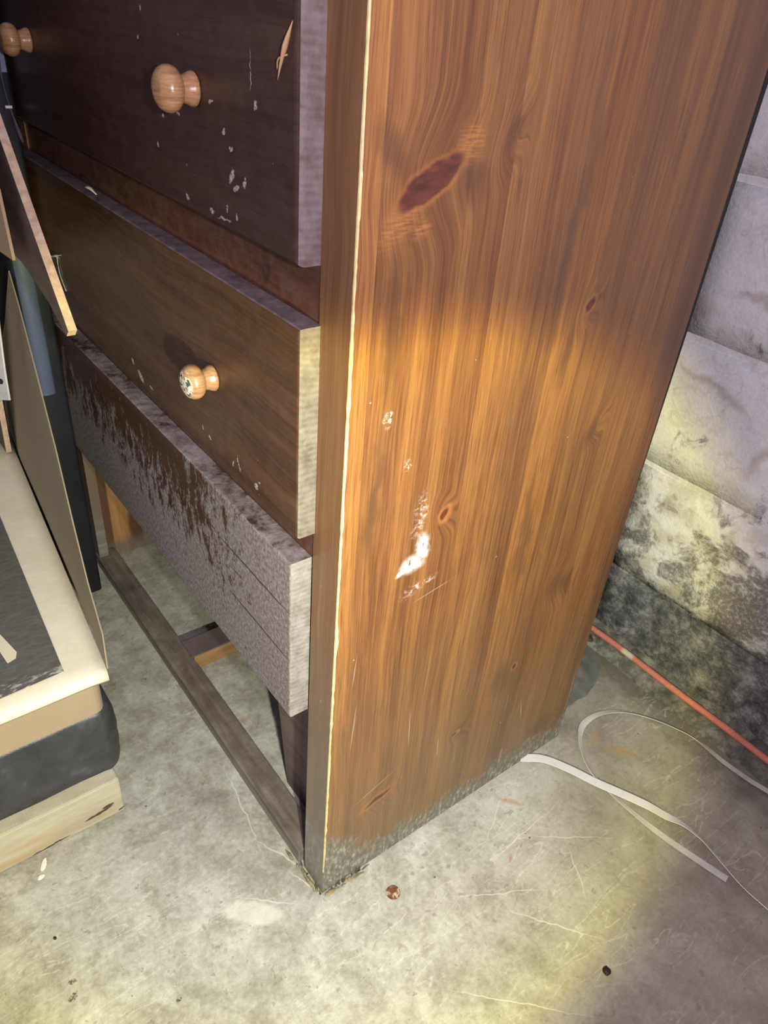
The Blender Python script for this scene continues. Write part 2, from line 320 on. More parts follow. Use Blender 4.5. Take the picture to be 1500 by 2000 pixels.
# ---- concrete floor
def floor_mat():
    M = Mat('stained_concrete', 0.72, 0.35); s = M.sep(M.co); v = M.comb(s[0], s[1])
    big = M.noise(M.warp(v, 3, 0.2), 4.5, 5, 0.6)
    med = M.noise(M.warp(v, 8, 0.08), 22, 6, 0.68)
    fin = M.noise(v, 150, 5, 0.75)
    t = M.math('ADD', M.math('ADD', M.math('MULTIPLY', big, 0.34), M.math('MULTIPLY', med, 0.42)), M.math('MULTIPLY', fin, 0.24))
    col = M.ramp(t, [(0.36, (0.21, 0.19, 0.15)), (0.45, (0.325, 0.31, 0.255)), (0.52, (0.435, 0.425, 0.365)), (0.62, (0.60, 0.60, 0.535))])
    # browner, dirtier towards the wall on the right
    dx = M.math('ADD', M.math('MULTIPLY', s[0], 1.0), M.math('MULTIPLY', s[1], -0.9))
    dirt = M.rng(M.math('ADD', dx, M.math('MULTIPLY', M.math('SUBTRACT', med, 0.5), 0.5)), 0.22, 0.62)
    col = M.mix(M.math('MULTIPLY', dirt, 0.48), col, (0.25, 0.205, 0.15))
    # darker, ragged-edged band along the foot of the wall
    db = M.rng(M.math('ADD', s[0], M.math('MULTIPLY', M.math('SUBTRACT', M.noise(v, 16, 5, 0.7), 0.5), 0.18)), 0.57, 0.655)
    col = M.mix(M.math('MULTIPLY', db, 0.66), col, (0.09, 0.086, 0.066))
    # blotches
    bl = M.noise(M.warp(v, 20, 0.03), 48, 3, 0.6)
    col = M.mix(M.math('MULTIPLY', M.rng(bl, 0.60, 0.66), 0.42), col, (0.30, 0.255, 0.17))
    bl2 = M.noise(M.warp(v, 20, 0.03), 75, 2, 0.6)
    col = M.mix(M.math('MULTIPLY', M.rng(bl2, 0.66, 0.70), 0.5), col, (0.21, 0.18, 0.14))
    # dark pits
    vo = M.n('TexVoronoi'); M.L(v, vo.inputs['Vector']); vo.inputs['Scale'].default_value = 32
    pit = M.math('MULTIPLY', M.rng(vo.outputs['Distance'], 0.055, 0.03), M.rng(M.sep(vo.outputs['Color'])[1], 0.62, 0.66))
    col = M.mix(M.math('MULTIPLY', pit, 0.75), col, (0.06, 0.055, 0.045))
    # scratches: thin wandering pale lines
    def lines(ang, sx, sy, seed, w):
        q = M.vm('ADD', M.scale(M.warp(v, 6, 0.05), (sx, sy, 1), rot=(0, 0, ang)), (seed * 3.1, 1.7, seed))
        n_ = M.noise(q, 1.0, 1.5, 0.4)
        return M.rng(M.math('ABSOLUTE', M.math('SUBTRACT', n_, 0.5)), w, w * 0.2)
    area = M.rng(M.noise(v, 5, 2), 0.42, 0.6)
    ln = M.math('MAXIMUM', lines(0.5, 3.0, 30, 1.3, 0.007), lines(-0.75, 2.5, 26, 2.6, 0.006))
    ln = M.math('MAXIMUM', ln, lines(1.4, 4, 34, 4.1, 0.007))
    ln = M.math('MULTIPLY', ln, M.math('MULTIPLY', area, M.rng(fin, 0.35, 0.6)))
    col = M.mix(M.math('MULTIPLY', ln, 0.38), col, (0.74, 0.72, 0.62))
    vw = M.warp(v, 30, 0.012)
    wm = M.blobs(vw, [(-0.024, 0.172, 0.11, 0.0016, 82, 0.9), (-0.014, 0.07, 0.075, 0.002, -66, 0.9), (-0.009, 0.02, 0.05, 0.0014, -70, 0.9), (-0.06, 0.03, 0.06, 0.0016, -40, .9),
                      (-0.083, 0.028, 0.045, 0.016, -42, 0.35), (0.19, -0.13, 0.10, 0.0012, -30, .9), (0.28, -0.09, 0.10, 0.0012, 5, .9), (0.33, -0.13, 0.09, 0.0012, -35, .9),
                      (0.22, -0.20, 0.09, 0.0014, -52, .9), (0.26, -0.05, 0.06, 0.001, 30, .9), (0.30, -0.17, 0.06, 0.001, 60, .9), (0.12, -0.24, 0.12, 0.0012, -45, .9)])
    col = M.mix(M.math('MULTIPLY', wm, 0.5), col, (0.78, 0.77, 0.68))
    # ochre and rust stains
    oc = M.blobs(M.warp(v, 40, 0.02), [(0.4985, -0.0351, 0.016, 0.011, 40, 0.4), (0.516, -0.083, 0.024, 0.015, -40, 0.4), (0.5, -0.06, 0.008, 0.006, 0, 0.4), (0.493, -0.125, 0.005, 0.004, 0, 0.5)])
    col = M.mix(M.math('MULTIPLY', oc, M.rng(M.noise(v, 170, 4, .7), .35, .6, .1, .75)), col, (0.42, 0.27, 0.10))
    ru = M.blobs(M.warp(v, 40, 0.02), [(0.236, -0.105, 0.010, 0.006, 20, 0.8), (0.05, 0.30, 0.012, 0.01, 0, 1.0), (0.30, -0.04, 0.03, 0.008, -50, 1.0)])
    col = M.mix(M.math('MULTIPLY', ru, 0.55), col, (0.42, 0.17, 0.06))
    bs = M.blobs(M.warp(v, 110, 0.012), [(-0.290, 0.077, 0.0055, 0.004, 0, 0.3), (-0.294, 0.060, 0.007, 0.004, 30, 0.3), (-0.20, -0.01, 0.002, 0.003, 0, .4)])
    col = M.mix(M.math('MULTIPLY', bs, M.rng(M.noise(v, 320, 3, .7), .40, .55, .1, .85)), col, (0.06, 0.045, 0.04))
    M.color(col)
    M.rough(M.rng(med, 0.3, 0.7, 0.62, 0.85))
    M.bump(M.math('ADD', M.math('ADD', M.math('MULTIPLY', fin, 0.5), med), M.math('MULTIPLY', pit, -1.0)), 0.0012, 0.6)
    return M.m

# ---- painted, mouldy block wall; coordinates (y, z)
def wall_mat(name='mouldy_whitewashed_block', cove=False):
    M = Mat(name, 0.85, 0.2)
    geo = M.n('NewGeometry'); M.co = geo.outputs['Position']
    s = M.sep(M.co); v = M.comb(s[1], s[2])
    big = M.noise(M.warp(v, 4, 0.1), 7, 5, 0.62); med = M.noise(M.warp(v, 12, 0.06), 30, 6, 0.7); fin = M.noise(v, 170, 4, 0.7)
    t = M.math('ADD', M.math('MULTIPLY', med, 0.6), M.math('MULTIPLY', fin, 0.4))
    col = M.ramp(t, [(0.33, (0.70, 0.69, 0.675)), (0.44, (0.84, 0.83, 0.82)), (0.58, (0.92, 0.91, 0.90))])
    # brown water stains
    st = M.noise(M.warp(v, 6, 0.1), 11, 4, 0.6)
    band = M.rng(M.math('ABSOLUTE', M.math('SUBTRACT', st, 0.56)), 0.035, 0.0)
    st2 = M.blobs(M.warp(v, 14, 0.07), [(0.135, 0.63, 0.05, 0.02, 10, 0.9), (0.05, 0.655, 0.06, 0.012, 0, 0.9), (0.06, 0.52, 0.10, 0.012, 20, 0.9), (-0.03, 0.47, 0.02, 0.06, 10, 0.9), (0.05, 0.84, 0.05, 0.008, 0, .9)])
    col = M.mix(M.math('MULTIPLY', M.math('MAXIMUM', M.math('MULTIPLY', band, 0.35), st2), 0.5), col, (0.42, 0.31, 0.19))
    # ochre crumbling low down
    oc = M.math('MULTIPLY', M.rng(s[2], 0.46, 0.30), M.rng(M.noise(M.warp(v, 10, 0.08), 16, 5, 0.65), 0.44, 0.6))
    col = M.mix(M.math('MULTIPLY', oc, 0.55), col, (0.50, 0.43, 0.27))
    # black mould, heavier towards the floor and the right
    hz = M.math('ADD', M.rng(s[2], 0.52, 0.18, 0.0, 0.14), M.math('MULTIPLY', M.rng(s[1], 0.08, -0.22), M.rng(s[2], 0.55, 0.22, 0.0, 0.12)))
    mo = M.math('ADD', M.noise(M.warp(v, 9, 0.09), 13, 6, 0.72), hz)
    mask = M.rng(mo, 0.585, 0.72)
    mask = M.math('MULTIPLY', mask, M.rng(fin, 0.30, 0.55, 0.45, 1.0))
    col = M.mix(M.math('MULTIPLY', mask, 0.82), col, (0.10, 0.10, 0.095))
    # dark damp course at the bottom
    edge = M.math('ADD', 0.162, M.math('MULTIPLY', M.math('SUBTRACT', M.noise(v, 22, 5, 0.7), 0.5), 0.045))
    dm = M.rng(M.math('SUBTRACT', edge, s[2]), -0.006, 0.006)
    dcol = M.ramp(M.noise(M.warp(v, 14, 0.03), 30, 8, 0.80), [(0.38, (0.050, 0.052, 0.058)), (0.49, (0.12, 0.124, 0.130)), (0.58, (0.25, 0.25, 0.245)), (0.70, (0.42, 0.41, 0.38))])
    col = M.mix(dm, col, dcol)
    # faint green algae low down
    M.color(col)
    M.bump(M.math('ADD', med, M.math('MULTIPLY', fin, 0.5)), 0.003, 0.7)
    return M.m

MAT = {}
MAT['side'] = side_wood('stained_pine_side')
MAT['stile'] = front_wood('stained_pine_stile', (0.115, 0.052, 0.021), (0.235, 0.120, 0.053), horiz=False, foot=True, fleck=0.7)
MAT['rail'] = front_wood('red_brown_rail', (0.052, 0.018, 0.010), (0.125, 0.047, 0.021), knots=[(0.126, 0.761, 0.010, 0.014, 20, 0.5)], dust=0.1)
MAT['drawer_dark'] = front_wood('dark_drawer_front', (0.030, 0.0135, 0.010), (0.067, 0.031, 0.022), dust=0.035, fleck=0.45,
    marks=[(0.106, 0.903, 0.0007, 0.016, 3, 0.5), (0.1486, 0.860, 0.005, 0.002, -20, 0.4), (0.138, 0.8506, 0.004, 0.002, -50, 0.4), (0.139, 0.831, 0.0035, 0.007, 40, 0.4),
           (0.131, 0.824, 0.006, 0.003, -30, 0.4), (0.118, 0.830, 0.003, 0.004, 0, .4), (0.168, 0.878, 0.004, 0.0018, -10, 0.4), (0.10, 0.884, 0.0018, 0.004, 0, 0.4), (0.222, 0.800, 0.004, 0.003, 0, 0.4),
           (0.155, 0.7965, 0.015, 0.0012, -6, 0.5), (0.175, 0.798, 0.004, 0.003, 0, 0.4), (0.133, 0.803, 0.002, 0.003, 0, .4), (0.15, 0.805, 0.002, 0.003, 0, .4), (0.23, 0.862, 0.004, 0.0015, 0, .4), (0.26, 0.855, 0.003, 0.002, 0, .4), (0.275, 0.83, 0.003, 0.002, 30, .4), (0.3, 0.91, .003, .002, 0, .4), (0.29, 0.93, .002, .002, 0, .4)])
MAT['drawer_mid'] = front_wood('brown_drawer_front', (0.044, 0.0195, 0.010), (0.118, 0.056, 0.026), dust=0.04, fleck=0.5,
    marks=[(0.655, 0.632, 0.010, 0.0022, 8, 0.5), (0.650, 0.608, 0.0008, 0.022, 4, 0.5), (0.1143, 0.5635, 0.004, 0.0035, 0, 0.4), (0.107, 0.570, 0.003, 0.002, 0, .4), (0.16, 0.565, 0.0012, 0.006, 15, 0.4), (0.148, 0.572, 0.0012, 0.01, -15, .4),
           (0.21, 0.5695, 0.003, 0.002, 0, 0.4), (0.225, 0.575, 0.002, 0.003, 0, .4), (0.39, 0.565, 0.012, 0.004, 30, .5), (0.41, 0.575, 0.006, 0.003, 60, .5), (0.36, 0.562, .006, .002, 10, .5)])
MAT['drawer_mould'] = front_wood('mouldy_drawer_front', (0.045, 0.020, 0.012), (0.085, 0.040, 0.024), mould=True, fleck=0.4,
    cracks=[(0.125, 0.4545, 0.10, 0.0016, 0, 0.6), (0.115, 0.391, 0.085, 0.0016, 1, 0.6), (0.22, 0.46, 0.03, 0.001, 8, .6), (0.16, 0.43, 0.02, 0.0009, 0, .6)])
MAT['drawer_end_top'] = end_grain('dusty_end_grain_brown', (0.105, 0.072, 0.066), (0.22, 0.175, 0.17))
MAT['drawer_end_pale'] = end_grain('pale_end_grain', (0.115, 0.092, 0.068), (0.27, 0.24, 0.19))
MAT['drawer_end_grey'] = end_grain('mould_grey_end_grain', (0.15, 0.125, 0.105), (0.36, 0.325, 0.30))
MAT['dusty_top'] = simple('dusty_top_edge', (0.155, 0.12, 0.125), 0.85, 0.45, 60, 0.2)
def mould_top():
    M = Mat('mouldy_top_edge', 0.9, 0.2); n1 = M.noise(M.warp(M.co, 20, .03), 55, 6, .75); n2 = M.noise(M.co, 12, 3, .6)
    M.color(M.ramp(M.math('ADD', M.math('MULTIPLY', n1, .6), M.math('MULTIPLY', n2, .4)), [(0.40, (0.05, 0.026, 0.018)), (0.48, (0.17, 0.135, 0.13)), (0.6, (0.32, 0.28, 0.28))])); M.bump(n1, .001, .7); return M.m
MAT['mould_top'] = mould_top()
MAT['raw'] = simple('bare_chipped_pine', (0.80, 0.62, 0.30), 0.7, 0.25, 90)
MAT['knob'] = None
def knob_mat(name, chipped=False):
    M = Mat(name, 0.28, 0.5); s = M.sep(M.co)
    t = M.noise(M.scale(M.co, (60, 60, 420)), 1.0, 4, 0.6)
    col = M.ramp(t, [(0.33, (0.30, 0.155, 0.070)), (0.52, (0.42, 0.23, 0.105)), (0.7, (0.54, 0.32, 0.155))])
    if chipped:
        v = M.comb(s[1], s[2]); vw = M.warp(v, 120, 0.006)
        ring = M.rng(s[0], -0.0265, -0.0295)
        nz = M.noise(M.co, 130, 3, 0.6)
        low = M.rng(s[2], 0.004, -0.004)
        col = M.mix(M.math('MULTIPLY', ring, M.rng(nz, 0.42, 0.5)), col, (0.75, 0.70, 0.60))
        col = M.mix(M.math('MULTIPLY', ring, M.rng(nz, 0.54, 0.58)), col, (0.06, 0.075, 0.06))
    M.color(col); M.bump(t, 0.0003, 0.5); return M.m
MAT['knob'] = knob_mat('varnished_knob'); MAT['knob_chip'] = knob_mat('chipped_knob', True)
MAT['raw_inner'] = front_wood('unstained_inner_pine', (0.30, 0.16, 0.06), (0.55, 0.33, 0.15), horiz=False, fleck=0.3, knots=[(0.8, 0.05, 0.02, 0.02, 0, .5)])
MAT['inner_dark'] = simple('purple_brown_inner_wood', (0.155, 0.115, 0.108), 0.7, 0.3, 12, stretch=(1, 1, 6))
def inner_side():
    M = Mat('inner_pine_with_stain_overlap', 0.6, 0.3); s = M.sep(M.co)
    v = M.comb(s[0], s[2]); n_ = M.noise(M.scale(v, (70, 5, 1)), 1.0, 4, .6)
    col = M.ramp(n_, [(0.3, (0.30, 0.145, 0.05)), (0.7, (0.52, 0.29, 0.115))])
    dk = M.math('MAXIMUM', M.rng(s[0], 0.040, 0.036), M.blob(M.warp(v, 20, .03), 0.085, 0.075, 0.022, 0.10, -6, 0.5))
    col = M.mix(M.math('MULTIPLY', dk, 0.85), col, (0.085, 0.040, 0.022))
    fm = M.rng(M.math('ADD', s[2], M.math('MULTIPLY', n_, 0.03)), 0.06, 0.035)
    col = M.mix(M.math('MULTIPLY', fm, 0.7), col, (0.14, 0.13, 0.12))
    M.color(col); return M.m
MAT['inner_side'] = inner_side()
def rail_mat():
    M = Mat('weathered_plinth_rail', 0.75, 0.3); s = M.sep(M.co); v = M.comb(s[0], s[1])
    n_ = M.noise(M.scale(M.co, (90, 8, 60)), 1.0, 5, 0.65); n2 = M.noise(M.co, 22, 5, .65)
    col = M.ramp(M.math('ADD', M.math('MULTIPLY', n_, .5), M.math('MULTIPLY', n2, .5)), [(0.36, (0.10, 0.078, 0.066)), (0.5, (0.165, 0.132, 0.112)), (0.64, (0.25, 0.215, 0.185))])
    g = M.rng(M.math('ADD', s[2], M.math('MULTIPLY', M.math('SUBTRACT', n2, .5), .03)), 0.020, 0.008)
    col = M.mix(M.math('MULTIPLY', g, .6), col, (0.27, 0.27, 0.225))
    M.color(col); M.bump(n_, .0006, .7); return M.m
MAT['plinth'] = rail_mat()
MAT['floor'] = floor_mat()
MAT['wall'] = wall_mat()
MAT['mortar'] = wall_mat('mouldy_mortar')
MAT['ceiling'] = simple('unlit_ceiling_plaster', (0.45, 0.44, 0.42), 0.9)

# ------------------------------------------------------------------ setting
def grid_slab(name, x0, x1, y0, y1, z, nx, ny, mat, amp=0.0):
    bm = bmesh.new(); V = []
    for i in range(nx + 1):
        V.append([])
        for j in range(ny + 1):
            p = Vector((x0 + (x1 - x0) * i / nx, y0 + (y1 - y0) * j / ny, z)); V[-1].append(bm.verts.new(p))
    for i in range(nx):
        for j in range(ny): bm.faces.new((V[i][j], V[i + 1][j], V[i + 1][j + 1], V[i][j + 1]))
    return bm
bm = bmesh.new(); add_box(bm, (-2.2, -2.2, -0.10), (0.90, 2.4, 0.0))
floor = tag(from_bm('floor', bm, MAT['floor']), kind='structure')

# wall of blocks: backing of mortar plus one object per block
wall = box('wall_back', (0.7016, -2.2, 0.0), (0.90, 2.4, 2.38), MAT['mortar']); tag(wall, kind='structure')
HB, LB, G = 0.2145, 0.440, 0.0095
def block_mesh(k, ln):
    bm = bmesh.new(); nx, nz = 10, 5; h = HB - G; V = []
    rr = random.Random(k)
    o3 = Vector((rr.random() * 50, rr.random() * 50, 0))
    for i in range(nx + 1):
        V.append([])
        for j in range(nz + 1):
            y = -ln / 2 + ln * i / nx; z = h * j / nz
            e = min(i, nx - i, j, nz - j) == 0
            nn = mnoise.noise(Vector((y * 9, z * 9, k)) + o3)
            V[-1].append(bm.verts.new((0.0010 if e else 0.0, y + (0.0015 * nn if e else 0), z + (0.002 * mnoise.noise(Vector((y * 30, z * 30, 5)) + o3) if e else 0))))
            V[-1][-1].co.x += 0.0016 * nn
    for i in range(nx):
        for j in range(nz): bm.faces.new((V[i][j], V[i + 1][j], V[i + 1][j + 1], V[i][j + 1]))
    # sides back into the mortar
    ring = [V[i][0] for i in range(nx + 1)] + [V[nx][j] for j in range(1, nz + 1)] + [V[i][nz] for i in range(nx - 1, -1, -1)] + [V[0][j] for j in range(nz - 1, 0, -1)]
    back = [bm.verts.new((0.02, v.co.y, v.co.z)) for v in ring]
    n = len(ring)
    for i in range(n): bm.faces.new((ring[i], back[i], back[(i + 1) % n], ring[(i + 1) % n]))
    bmesh.ops.recalc_face_normals(bm, faces=bm.faces)
    me = bpy.data.meshes.new('block'); bm.to_mesh(me); bm.free(); me.materials.append(MAT['wall'])
    me.polygons.foreach_set('use_smooth', [True] * len(me.polygons)); return me
blocks = [block_mesh(k, LB - G) for k in range(6)]
for c in range(12):
    z0 = 0.153 + (c - 1) * HB + G / 2
    if c == 11: continue
    zb = z0
    yc = (0.15 if c in (0, 1) or c % 2 else -0.07) - LB * 5.5 + LB * 0.5 + LB / 2
    k = 0
    while yc < 2.3:
        o = bpy.data.objects.new('block', blocks[(c * 5 + k * 7) % 6]); C.objects.link(o); o.parent = wall
        o.location = (0.70, yc, zb)
        yc += LB; k += 1
far = simple('grey_render_wall', (0.40, 0.39, 0.37), 0.9)
tag(box('wall_left', (-2.2, 2.4, 0.0), (0.90, 2.5, 2.38), far), kind='structure')
# cement fillet in the corner between floor and wall
bm = bmesh.new(); prev = None
prof = [(-0.048, 0.0), (-0.040, 0.006), (-0.028, 0.010), (-0.012, 0.014), (0.004, 0.030), (0.02, 0.03)]
N = 160
for i in range(N + 1):
    y = -2.2 + 4.6 * i / N
    nn = mnoise.noise(Vector((y * 7, 0, 3)))
    row = []
    for j, (dx, dz) in enumerate(prof):
        n2 = mnoise.noise(Vector((y * 25, j * 3.1, 8)))
        row.append(bm.verts.new((0.70 + dx + (0.010 * nn + 0.003 * n2 if j < 2 else 0.001 * n2), y, max(-0.001, dz + (0.002 * n2 if 0 < j < 5 else -0.001 if j == 0 else 0)))))
    if prev:
        for j in range(len(prof) - 1): bm.faces.new((prev[j], row[j], row[j + 1], prev[j + 1]))
    prev = row
M = Mat('damp_cement_fillet', 0.85, 0.2); n1 = M.noise(M.warp(M.co, 12, 0.05), 34, 6, 0.72)
M.color(M.ramp(n1, [(0.34, (0.06, 0.06, 0.05)), (0.5, (0.145, 0.14, 0.12)), (0.66, (0.30, 0.29, 0.24))])); M.bump(n1, 0.002, 0.8)
fil = from_bm('trim_1', bm, M.m, None, True); tag(fil, kind='structure')

# ------------------------------------------------------------------ chest of drawers
W = 0.848; D = 0.450; TOP = 1.17; T = 0.0175
chest = empty('chest_of_drawers')
tag(chest, 'worn dark-stained pine chest of drawers with its bottom drawer missing, standing on concrete', 'chest of drawers')
# right side: edge-glued pine planks
seams = [T, 0.047, 0.098, 0.139, 0.183, 0.228, 0.272, 0.318, 0.362, 0.408, D]
tints = [(1.0, 0.95, 0.9), (1.10, 1.06, 1.0), (1.03, .98, .95), (1.12, 1.10, 1.05), (0.93, 0.92, 0.95), (1.08, 1.02, 0.9), (0.88, 0.84, 0.80), (1.02, 0.98, 0.94), (.92, .86, .8), (.84, .8, .78)]
lean = 0.0
for i in range(len(seams) - 1):
    a, b = seams[i], seams[i + 1]
    bm = bmesh.new(); add_box(bm, (a, 0.0, 0.001), (b, 0.020, TOP))
    o = from_bm('plank', bm, MAT['side'], chest); o.color = tints[i] + (1,)
    o['label'] = 'edge-glued pine plank of the side panel'
# ragged bottom of the front corner post
def stile(name, y0, y1, mat):
    bm = bmesh.new(); nz = 40; rows = []
    for j in range(nz + 1):
        z = 0.002 + (TOP - 0.002) * (j / nz)
        rows.append([bm.verts.new((x, y, z)) for x, y in ((0, y0), (T - 0.0002, y0), (T - 0.0002, y1), (0, y1))])
    for a, b in zip(rows, rows[1:]):
        for k in range(4): bm.faces.new((a[k], a[(k + 1) % 4], b[(k + 1) % 4], b[k]))
    bm.faces.new(rows[0][::-1]); bm.faces.new(rows[-1])
    return from_bm(name, bm, mat, chest)
MAT['post'] = MAT['stile']
st_r = stile('front_stile', 0.0, 0.0425, MAT['stile'])
# its narrow side, seen as the first strip of the side panel, is the same lit pine: a thin edge board
o = box('stile_edge', (0.0004, -0.0006, 0.002), (T - 0.0003, 0.0003, TOP), MAT['side'], chest); o.color = (1.22, 1.18, 1.05, 1)
st_l = stile('front_stile', 0.783, W, MAT['stile'])
# chipped corner: a thin ragged ribbon of bare wood
bm = bmesh.new(); prev = None; n = 420
for i in range(n + 1):
    z = 0.05 + (TOP - 0.05) * i / n
    a = mnoise.noise(Vector((z * 22, 0.3, 1))); b = mnoise.noise(Vector((z * 90, 4, 2)))
    w = 0.0016 + 0.0013 * a + 0.0012 * b
    if 0.42 < z < 0.47: w += 0.003 * (1 - abs(z - 0.445) / 0.025)
    if 0.83 < z < 0.86: w += 0.001
    w = max(0.0005, w) * (0.5 if z > 0.80 else 0.85); w *= min(1.0, (z - 0.045) / 0.04)
    d = max(0.0004, 0.0009 + 0.0006 * b)
    row = [bm.verts.new(p) for p in ((-0.0005, d, z), (-0.0007, -0.0009, z), (w, -0.0009, z), (w, 0.0002, z))]
    if prev:
        for k in range(3): bm.faces.new((prev[k], prev[k + 1], row[k + 1], row[k]))
    prev = row
o = from_bm('chipped_corner', bm, MAT['raw'], chest); o['label'] = 'ragged line of bare pale wood along the front corner'
# left side panel
box('side_panel', (T, 0.805, 0.001), (D, 0.827, TOP), MAT['inner_side'], chest)
# back panel, a little proud of the side with a dark edge
prism('back_panel', [(D + 0.0005, 0.001, 0.10), (D + 0.0012, 0.001, 0.35), (D + 0.0150, 0.001, TOP), (D + 0.0005, 0.001, TOP)], (0, W - 0.002, 0), simple('black_back_board', (0.018, 0.015, 0.014), 0.7), chest)
box('top_panel', (-0.02, -0.012, TOP + 0.0005), (D + 0.01, W + 0.012, TOP + 0.022), MAT['rail'], chest, 0.003)
# rails between the drawers
for z0, z1 in ((0.742, 0.792), (0.503, 0.553), (0.985, 1.030), (0.300, 0.330)):
    o = box('drawer_rail', (0.002, 0.0425, z0), (0.020, 0.783, z1), MAT['rail'], chest)
# low plinth rail and the braces seen through the missing bottom drawer
o = box('plinth_rail', (-0.003, 0.052, 0.0005), (0.034, 0.803, 0.024), MAT['plinth'], chest, 0.0012); o['label'] = 'weathered rail lying at floor level'
prism('plinth_brace', [(0.034, 0.440, 0.001), (0.30, 0.440, 0.001), (0.30, 0.440, 0.030), (0.034, 0.440, 0.030)], (0, 0.042, 0), front_wood('brace_wood', (0.25, 0.13, 0.05), (0.46, 0.27, 0.12), fleck=.2), chest)
box('plinth_brace', (0.030, 0.4405, 0.0302), (0.301, 0.4815, 0.0325), MAT['inner_dark'], chest)['label'] = 'dark stained top face of the brace'
prism('inner_brace', [(0.048, 0.021, 0.001), (0.048, 0.166, 0.001), (0.048, 0.192, 0.16), (0.048, 0.192, 0.29), (0.048, 0.021, 0.29)], (0.012, 0, 0), MAT['inner_dark'], chest)
# floor-level splinters at the crushed foot
bm = bmesh.new()
for k in range(26):
    t = random.random(); front = random.random() < 0.45
    if front: p = Vector((-0.0035 - random.random() * 0.004, 0.002 + t * 0.06, 0.001))
    else: p = Vector((0.0 + t * 0.07, -0.003 - random.random() * 0.004, 0.001))
    L_ = 0.006 + random.random() * 0.013; r = 0.0007 + random.random() * 0.0012
    d = (Vector((0, 1, 0)) if front else Vector((1, 0, 0))) + Vector((random.uniform(-.2, .2), random.uniform(-.2, .2), random.uniform(0.0, .25)))
    tube(bm, [p, p + d * L_ * 0.5 + Vector((0, 0, r)), p + d * L_], [r, r * 1.2, r * 0.3], 5)
o = from_bm('crushed_splinters', bm, simple('soaked_splinter', (0.24, 0.19, 0.11), 0.9, 0.6, 80), chest); o['kind'] = 'stuff'
bm = bmesh.new()
for k in range(16):
    t = random.random(); front = random.random() < 0.5
    p = Vector((-0.002, t * 0.05, 0.0)) if front else Vector((t * 0.06, -0.002, 0.0))
    tube(bm, [p, p + Vector((random.uniform(-.003, .003), random.uniform(-.003, .003), 0.004 + random.random() * 0.007))], [0.0016, 0.0006], 5)
o = from_bm('frayed_fibres', bm, simple('dark_frayed_fibre', (0.10, 0.085, 0.06), 0.9, 0.5, 80), chest); o['kind'] = 'stuff'

# drawers: front board (with a rounded face edge), box behind, two turned knobs
def front_board(y0, y1, z0, z1, x0, x1, rad, top_rad=None):
    """board with rounded front edges; material slots: 0 face, 1 ends, 2 top"""
    bm = bmesh.new(); add_box(bm, (x0, y0, z0), (x1, y1, z1))
    es = [e for e in bm.edges if all(abs(v.co.x - x0) < 1e-6 for v in e.verts)]
    bmesh.ops.bevel(bm, geom=es, offset=rad, segments=4, affect='EDGES', profile=0.5)
    return bm
def drawer(y0, y1, z0, z1, xf, xb, rad, mface, mend, mtop, chip, label, ky=(0.196, 0.620), kz=None):
    bm = front_board(y0, y1, z0, z1, xf, xb, rad)
    # drawer box behind the front
    add_box(bm, (0.022, y0 + 0.02, z0 + 0.012), (0.42, y0 + 0.034, z1 - 0.012)); add_box(bm, (0.022, y1 - 0.034, z0 + 0.012), (0.42, y1 - 0.02, z1 - 0.012))
    add_box(bm, (0.022, y0 + 0.034, z0 + 0.012), (0.42, y1 - 0.034, z0 + 0.020)); add_box(bm, (0.40, y0 + 0.034, z0 + 0.02), (0.42, y1 - 0.034, z1 - 0.012))
    o = from_bm('drawer', bm, mface, chest)
    me = o.data; me.materials.append(mend); me.materials.append(mtop)
    for p in me.polygons:
        nrm = p.normal; c = p.center
        if c.x < 0.02:
            if nrm.z > 0.75: p.material_index = 2
            elif abs(nrm.y) > 0.8: p.material_index = 1
    o['label'] = label
    for j, y in enumerate(ky): knob(o, y, kz if kz else (z0 + z1) / 2, xf, chip and j == 0)
    return o
prof_k = [(0.0, 0.0120), (0.0015, 0.0127), (0.004, 0.0120), (0.0075, 0.0104), (0.0110, 0.0097), (0.0125, 0.0100), (0.0131, 0.0118), (0.0145, 0.0140), (0.0170, 0.0158),
          (0.0205, 0.0166), (0.0240, 0.0160), (0.0272, 0.0142), (0.0290, 0.0122), (0.0296, 0.0108), (0.0301, 0.0102), (0.0306, 0.007), (0.0308, 0.0)]
def knob(parent, y, z, x, chipped):
    bm = bmesh.new(); seg = 40; rings = []
    for dx, r in prof_k:
        if r == 0: rings.append([bm.verts.new((-dx, 0, 0))]); continue
        rings.append([bm.verts.new((-dx, r * math.cos(2 * math.pi * k / seg), r * math.sin(2 * math.pi * k / seg))) for k in range(seg)])
    for a, b in zip(rings, rings[1:]):
        for k in range(seg):
            if len(b) == 1: bm.faces.new((a[k], a[(k + 1) % seg], b[0]))
            else: bm.faces.new((a[k], a[(k + 1) % seg], b[(k + 1) % seg], b[k]))
    bm.faces.new(rings[0])
    o = from_bm('knob', bm, MAT['knob_chip' if chipped else 'knob'], parent, True)
    o.location = (x - 0.0002, y, z)
    if chipped: o['label'] = 'round turned wooden knob with chipped varnish and grey paint on its face'
    return o
drawer(0.0430, 0.781, 1.032, 1.165, -0.0185, 0.0015, 0.004, MAT['drawer_dark'], MAT['drawer_end_top'], MAT['dusty_top'], False, 'top drawer with dark front')
drawer(0.0430, 0.781, 0.788, 0.992, -0.0195, 0.0015, 0.006, MAT['drawer_dark'], MAT['drawer_end_top'], MAT['dusty_top'], False, 'dark purple-brown drawer above the others in view, with two knobs', kz=0.883)
drawer(0.0405, 0.781, 0.548, 0.743, -0.0185, 0.0015, 0.003, MAT['drawer_mid'], MAT['drawer_end_pale'], MAT['dusty_top'], True, 'brown middle drawer with dusty top edge', kz=0.643, ky=(0.193,))
